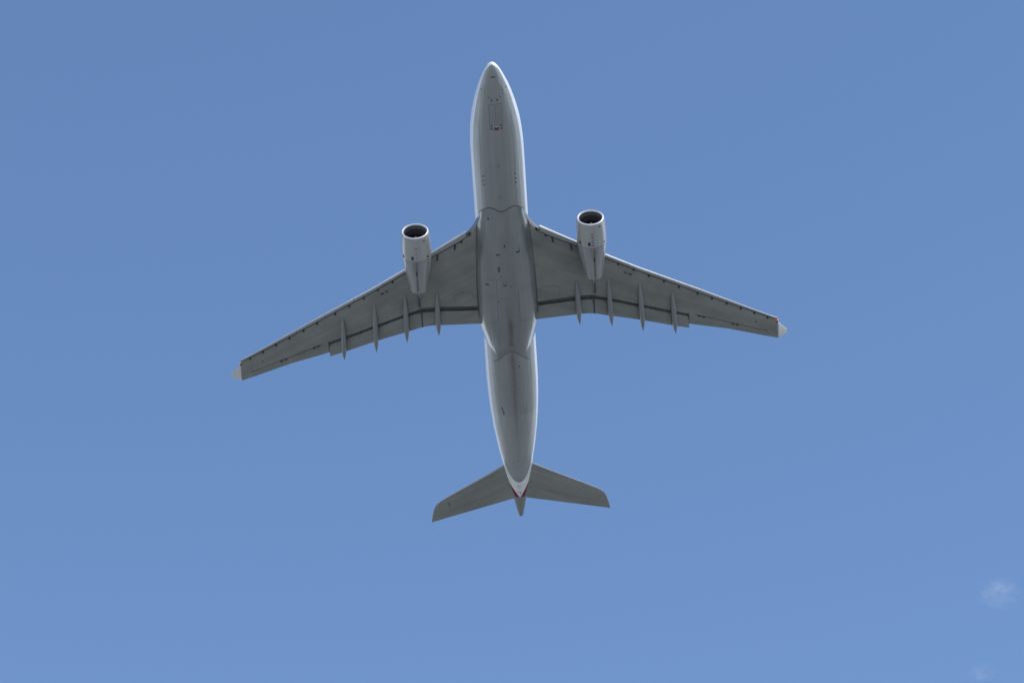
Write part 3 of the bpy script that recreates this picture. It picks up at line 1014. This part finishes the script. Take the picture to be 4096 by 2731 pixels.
def engine(sg):
    def ctr(d):
        return Vector((sg * (EX + .10 * d / 7.4), -(17.83 + d), -2.6 + .2 * d / 7.4))

    def rg(d, r, n=64, scarf=None):
        c = ctr(d)
        k = (math.tan(R(3.7)) * max(0, 1 - d / 2.2)) if scarf is None else scarf
        return [(c.x + r * math.sin(2 * math.pi * j / n), c.y + k * r * math.cos(2 * math.pi * j / n), c.z + r * math.cos(2 * math.pi * j / n)) for j in range(n)]

    outer = [(.075, 1.383), (.13, 1.41), (.3, 1.455), (.55, 1.488), (.85, 1.512), (1.2, 1.535), (1.7, 1.553), (2.2, 1.56), (2.6, 1.556), (2.95, 1.54), (3.4, 1.505), (3.9, 1.445), (4.4, 1.37), (4.9, 1.285), (5.4, 1.19), (5.9, 1.095), (6.4, 1.005), (6.9, .93), (7.25, .88)]
    rings = [rg(d, r) for d, r in outer]
    st = [d for d, r in outer for _ in range(64)]
    ac = [r * math.sin(2 * math.pi * j / 64) * sg for d, r in outer for j in range(64)]
    # nozzle inner wall
    inner = [(7.25, .855), (7.0, .86), (6.3, .90), (5.6, .95)]
    for d, r in inner:
        rings.append(rg(d, r))
        st += [d] * 64
        ac += [5.0] * 64
    mb = MB().loft(rings, caps=(False, False))
    e = build('engine', mb.v, mb.f, 'nacelle', jet, attrs={'station': st, 'across': ac}, sharp=50)
    # intake lip
    lip = [(.075, 1.383), (.03, 1.352), (.008, 1.322), (.0, 1.295), (.012, 1.268), (.045, 1.246), (.10, 1.228), (.16, 1.218)]
    MB().loft([rg(d, r + (.0015 if i == 0 else 0)) for i, (d, r) in enumerate(lip)], caps=(False, False)).build('intake_lip', 'steel', e)
    MB().loft([rg(d, r) for d, r in ((.16, 1.218), (.35, 1.20), (.6, 1.20), (.9, 1.215), (1.15, 1.23), (1.4, 1.235))], caps=(False, False)).build('intake_duct', 'duct', e)
    MB().loft([rg(d, r) for d, r in ((.36, 1.199), (.40, 1.194), (.47, 1.194), (.51, 1.199))], caps=(False, False)).build('duct_ring', 'canoe', e)
    # fan: twisted wide-chord blades in front of a dark disc
    mb = MB()
    mb.loft([rg(1.55, 1.23, 48, 0), rg(1.6, 1.23, 48, 0)])
    c = ctr(1.25)
    for b in range(26):
        q = 2 * math.pi * b / 26
        rows = []
        for i in range(6):
            r = .42 + (1.215 - .42) * i / 5
            tw = R(25 + 38 * i / 5)
            ch = .17 + .05 * i / 5
            rd = Vector((math.cos(q), 0, math.sin(q)))
            tg = Vector((-math.sin(q), 0, math.cos(q)))
            dr = tg * math.sin(tw) + Vector((0, -1, 0)) * math.cos(tw)
            nn = rd.cross(dr)
            p = c + rd * r
            rows.append([p - dr * ch, p + nn * .012, p + dr * ch, p - nn * .012])
        mb.loft(rows)
    mb.build('fan', 'fan', e, sharp=30)
    MB().loft([rg(d, r, 32, 0) for d, r in ((.72, .02), (.76, .09), (.9, .22), (1.08, .34), (1.3, .42))]).build('spinner', 'duct', e)
    # exhaust: dark mixer wall and plug
    MB().loft([rg(d, r, 48, 0) for d, r in ((5.6, .93), (5.9, .7), (6.3, .62), (6.9, .35), (7.1, .05))]).build('exhaust_plug', 'hot', e)

    def skin(d, dx, lift=0.0):
        """point and normal on the lower nacelle skin, dx outboard of the axis"""
        r = float(np.interp(d, [a for a, _ in outer], [b for _, b in outer]))
        c = ctr(d)
        x = sg * dx
        z = -math.sqrt(max(r * r - x * x, .01))
        n = Vector((x / r, 0, z / r))
        return Vector((c.x + x, c.y, c.z + z)) + n * lift, n

    def plate(name, d, dx, ld, lx, mat, h=.012):
        p, n = skin(d, dx)
        ay = Vector((0, 1, 0))
        ax = n.cross(ay)
        r2 = (float(np.interp(d + .2, [a for a, _ in outer], [b for _, b in outer])) - float(np.interp(d - .2, [a for a, _ in outer], [b for _, b in outer]))) / .4
        ay = (Vector((0, -1, 0)) + n * r2).normalized()
        n2 = ax.cross(ay)
        if n2.dot(n) < 0:
            n2 = -n2
        MB().box(p + n2 * (h / 2 - .02), ax * lx / 2, ay * ld / 2, n2 * (h + .028) / 2).build(name, mat, e)

    if sg > 0:
        bits = [('cowl_vent', 2.50, 1.34, .36, .24, 'dark'), ('cowl_vent', 2.45, .45, .40, .25, 'dark'), ('cowl_vent', 2.59, -1.12, .22, .22, 'dark'), ('cowl_marking', .61, -.87, .16, .10, 'seamdark'), ('cowl_marking', .60, -.75, .14, .08, 'seamdark'),
                ('cowl_latch', 1.30, .03, .10, .20, 'mark'), ('cowl_latch', 1.95, .04, .22, .07, 'mark'), ('cowl_latch', 2.42, .04, .10, .10, 'mark'),
                ('drain_outlet', 4.5, .12, .62, .14, 'dark'), ('drain_outlet', 3.45, .06, .30, .10, 'mark')]
    else:
        bits = [('cowl_vent', 2.44, -1.25, .34, .22, 'dark'), ('cowl_vent', 2.40, -.35, .42, .25, 'dark'), ('cowl_vent', 2.58, 1.24, .22, .18, 'dark'), ('cowl_marking', .52, .92, .18, .05, 'seamdark'), ('cowl_marking', .50, .84, .17, .05, 'seamdark'), ('cowl_marking', .48, .76, .17, .05, 'seamdark'),
                ('cowl_latch', 1.29, .0, .10, .22, 'mark'), ('cowl_latch', 1.63, .02, .10, .26, 'mark'), ('cowl_latch', 1.98, .02, .24, .07, 'mark'), ('cowl_latch', 2.29, .03, .10, .22, 'mark'), ('cowl_latch', 2.61, .03, .12, .22, 'seam'),
                ('drain_outlet', 4.45, .08, .62, .16, 'dark'), ('drain_outlet', 3.5, .13, .30, .10, 'mark'), ('cowl_placard', 1.0, .94, .5, .22, 'pale')]
    for b in bits:
        plate(*b)
    # fan-cowl seam
    P, N = [], []
    for k in range(41):
        dx = -1.3 + 2.6 * k / 40
        p, n = skin(2.92, dx)
        P.append(p)
        N.append(n)
    MB().ribbon(P, N, .035, .006).build('cowl_seam', 'mark', e)
    P, N = [], []
    for k in range(41):
        p, n = skin(.42, -1.3 + 2.6 * k / 40)
        P.append(p)
        N.append(n)
    MB().ribbon(P, N, .02, .006).build('cowl_seam', 'pale', e)
    # clamshell line along the keel
    pts = [skin(d, .10) for d in (3.0, 4, 5, 6, 7.2)]
    MB().ribbon([p for p, _ in pts], [n for _, n in pts], .04, .006).build('cowl_seam', 'mark', e)

    # pylon between nacelle and wing
    rings = []
    for s, z0, z1, w in ((18.9, -1.25, -1.05, .06), (19.6, -1.4, -.72, .20), (20.8, -1.5, -.45, .28), (22.2, -1.7, -.35, .31), (23.6, -1.9, -.5, .30), (25.0, -1.75, -.6, .24), (26.3, -1.22, -.62, .15), (27.4, -.99, -.65, .09), (28.3, -.90, -.70, .06)):
        rings.append([(sg * (EX + .12) + w * u, -s, z) for u, z in ((-1, z0 + .1), (-.6, z0), (.6, z0), (1, z0 + .1), (1, z1), (-1, z1))])
    py = MB().loft(rings).build('pylon', 'pylon', jet, sharp=30)
    MB().box((sg * (EX + .19), -27.35, -.98), (.075, 0, 0), (0, .9, -.06), (0, 0, .09)).build('pylon_drain_fairing', 'seamdark', py)
    return e


for sg in (1, -1):
    engine(sg)

# --- tailplane
hz = lambda x: .65 + .1 * x
hLE = interp([0, 1.61, 6.0, 8.3, 8.93, 9.25, 9.45, 9.62, 9.78, 9.97], [49.5, 50.67, 53.5, 54.97, 55.42, 55.75, 56.08, 56.45, 57.1, 58.12])
hTE = lin([0, .74, 9.97], [54.98, 55.22, 58.17])
for sg in (1, -1):
    pt = mk(sg)

    def hs_ring(x, u0, u1):
        a, e = hLE(x), hTE(x)
        c = max(e - a, .04)
        full = hTE(min(x, 9)) - hLE(min(x, 9))
        t = .085 * full * min(1, c / (.6 * full))
        P = []
        U = [u0 + (u1 - u0) * (.5 - .5 * math.cos(math.pi * k / 10)) for k in range(11)]
        prof = lambda u: 2.6 * (math.sqrt(max(u, 0)) * .55 - .3 * u - .25 * u * u) + .02
        for u in U:
            P.append((a + c * u, hz(x) + .10 * t - .5 * t * prof(u) + .0))
        for u in reversed(U):
            P.append((a + c * u, hz(x) + .10 * t + .6 * t * prof(u) + .004))
        return [pt(x, s, z + .28 * t) for s, z in P]
    xs = [.35, .8, 1.6, 3, 4.5, 6, 7.2, 8.3, 8.65, 8.93, 9.1, 9.25, 9.35, 9.45, 9.54, 9.62, 9.7, 9.78, 9.87, 9.95]
    ht = MB().loft([hs_ring(x, 0, .695 if x < 9.3 else 1.0) for x in xs if x < 9.3]).loft([hs_ring(x, 0, 1.0) for x in xs if x >= 9.25]).build('horizontal_stabilizer', 'tail', jet, sharp=30)
    MB().loft([hs_ring(x, .70, 1.0) for x in xs if x < 9.28]).build('elevator', 'tail', ht, sharp=30)
    def le_ring(x):
        a = hLE(x) - .006
        rg = hs_ring(x, 0, .03)
        m = len(rg) // 2
        zm = (rg[0][2] + rg[-1][2]) / 2
        return [(p[0], p[1] + .012, zm + (p[2] - zm) * 1.04 + (.006 if p[2] > zm else -.006)) for p in rg]
    MB().loft([le_ring(x) for x in xs if .8 < x < 9.3]).build('leading_edge', 'edge_metal', ht, sharp=60)
    for x, s in ((7.94, 55.55), (7.86, 55.86)):
        if sg > 0:
            MB().box(pt(x, s, hz(x) - .10), (.05, 0, 0), (0, .05, 0), (0, 0, .05)).build('drain_port', 'seamdark', ht)

# --- fin
fl = lin([2.3, 3.2, 11.0], [44.5, 46.8, 53.6])
ft = lin([2.3, 11.0], [54.6, 57.4])
def fin_ring(z, u0, u1):
    a, e = fl(z), ft(z)
    c = e - a
    t = .09 * c
    U = [u0 + (u1 - u0) * k / 10 for k in range(11)]
    w = lambda u: t * .5 * 2.6 * (math.sqrt(u) * .55 - .3 * u - .25 * u * u) + .01
    return [(w(u), -(a + c * u), z) for u in U] + [(-w(u), -(a + c * u), z) for u in reversed(U)]
zs = [1.9, 2.6, 3.2, 5, 7, 9, 10.6, 10.95]
fin = MB().loft([fin_ring(z, 0, .68) for z in zs]).build('vertical_fin', 'red', jet, sharp=30)
MB().loft([fin_ring(z, .685, 1.0) for z in zs if z > 2.5]).build('rudder', 'red', fin, sharp=30)

# ------------------------------------------------------------------ ground below (out of frame, lights the belly)
def ground_mat():
    t = NT('unseen_ground_cover')
    a = t.noise(t.coords((.004, .004, .004)), 1.0, 6, 0.6)
    b = t.noise(t.coords((.05, .05, .05)), 1.0, 5)
    c = t.mix(t.step(a, .42, .58), (0.16, 0.175, 0.165), (0.31, 0.315, 0.315))
    c = t.mix(t.step(b, .3, .75), c, (0.25, 0.26, 0.26))
    return t.finish(c, 0.95, 0, 0, 0.2)


M['ground'] = ground_mat()
N = 24
V = [(-30000 + 60000 * i / N, -30000 + 60000 * j / N, 0) for i in range(N + 1) for j in range(N + 1)]
F = [(i * (N + 1) + j, (i + 1) * (N + 1) + j, (i + 1) * (N + 1) + j + 1, i * (N + 1) + j + 1) for i in range(N) for j in range(N)]
g = build('ground', V, F, 'ground', None, smooth=False, recalc=False)
g['kind'] = 'structure'

# ------------------------------------------------------------------ two small wisps of cloud
def cloud(px, py, dist, size, dens, seed, label):
    t = NT('cloud_vapour')
    tc = t.n('ShaderNodeTexCoord')
    nz = t.n('ShaderNodeTexNoise')
    nz.noise_dimensions = '4D'
    nz.inputs['W'].default_value = seed
    nz.inputs['Scale'].default_value = 2.1
    nz.inputs['Detail'].default_value = 8
    nz.inputs['Roughness'].default_value = 0.6
    t.l(tc.outputs['Object'], nz.inputs['Vector'])
    ln = t.n('ShaderNodeVectorMath', operation='LENGTH')
    t.l(tc.outputs['Object'], ln.inputs[0])
    fall = t.math('SUBTRACT', 1.0, t.step(ln.outputs['Value'], 0.0, 1.0))
    d_ = t.math('MULTIPLY', t.math('MULTIPLY', t.step(nz.outputs[0], .40, .70), fall), dens)
    v = t.n('ShaderNodeVolumePrincipled')
    v.inputs['Color'].default_value = (1, 1, 1, 1)
    v.inputs['Anisotropy'].default_value = 0.1
    t.l(d_, v.inputs['Density'])
    t.l(v.outputs[0], t.out.inputs['Volume'])
    M['cloud'] = t.m
    bm = bmesh.new()
    bmesh.ops.create_icosphere(bm, subdivisions=4, radius=1.05)
    for q in bm.verts:
        q.co *= 1 + .12 * mnoise.noise(q.co * 2 + Vector((seed, 0, 0)))
    me = bpy.data.meshes.new('cloud')
    bm.to_mesh(me)
    bm.free()
    me.materials.append(t.m)
    o = bpy.data.objects.new('cloud', me)
    COL.objects.link(o)
    dv = M3 @ Vector(((px - 2048) / 12873.965, -(py - 1365.5) / 12873.965, -1))
    o.location = Vector((0, 0, 1.7)) + dv.normalized() * dist
    o.rotation_euler = M3.to_euler()
    o.scale = size
    o['label'] = label
    o['category'] = 'cloud'
    o['group'] = 'small clouds in the blue sky'


cloud(3995, 2372, 2600, (21, 16, 20), 0.026, 3.0, 'larger brighter white wisp of cloud below the airliner')
cloud(3925, 2690, 2600, (16, 11, 15), 0.012, 9.0, 'smaller fainter wisp of cloud, the lowest one')
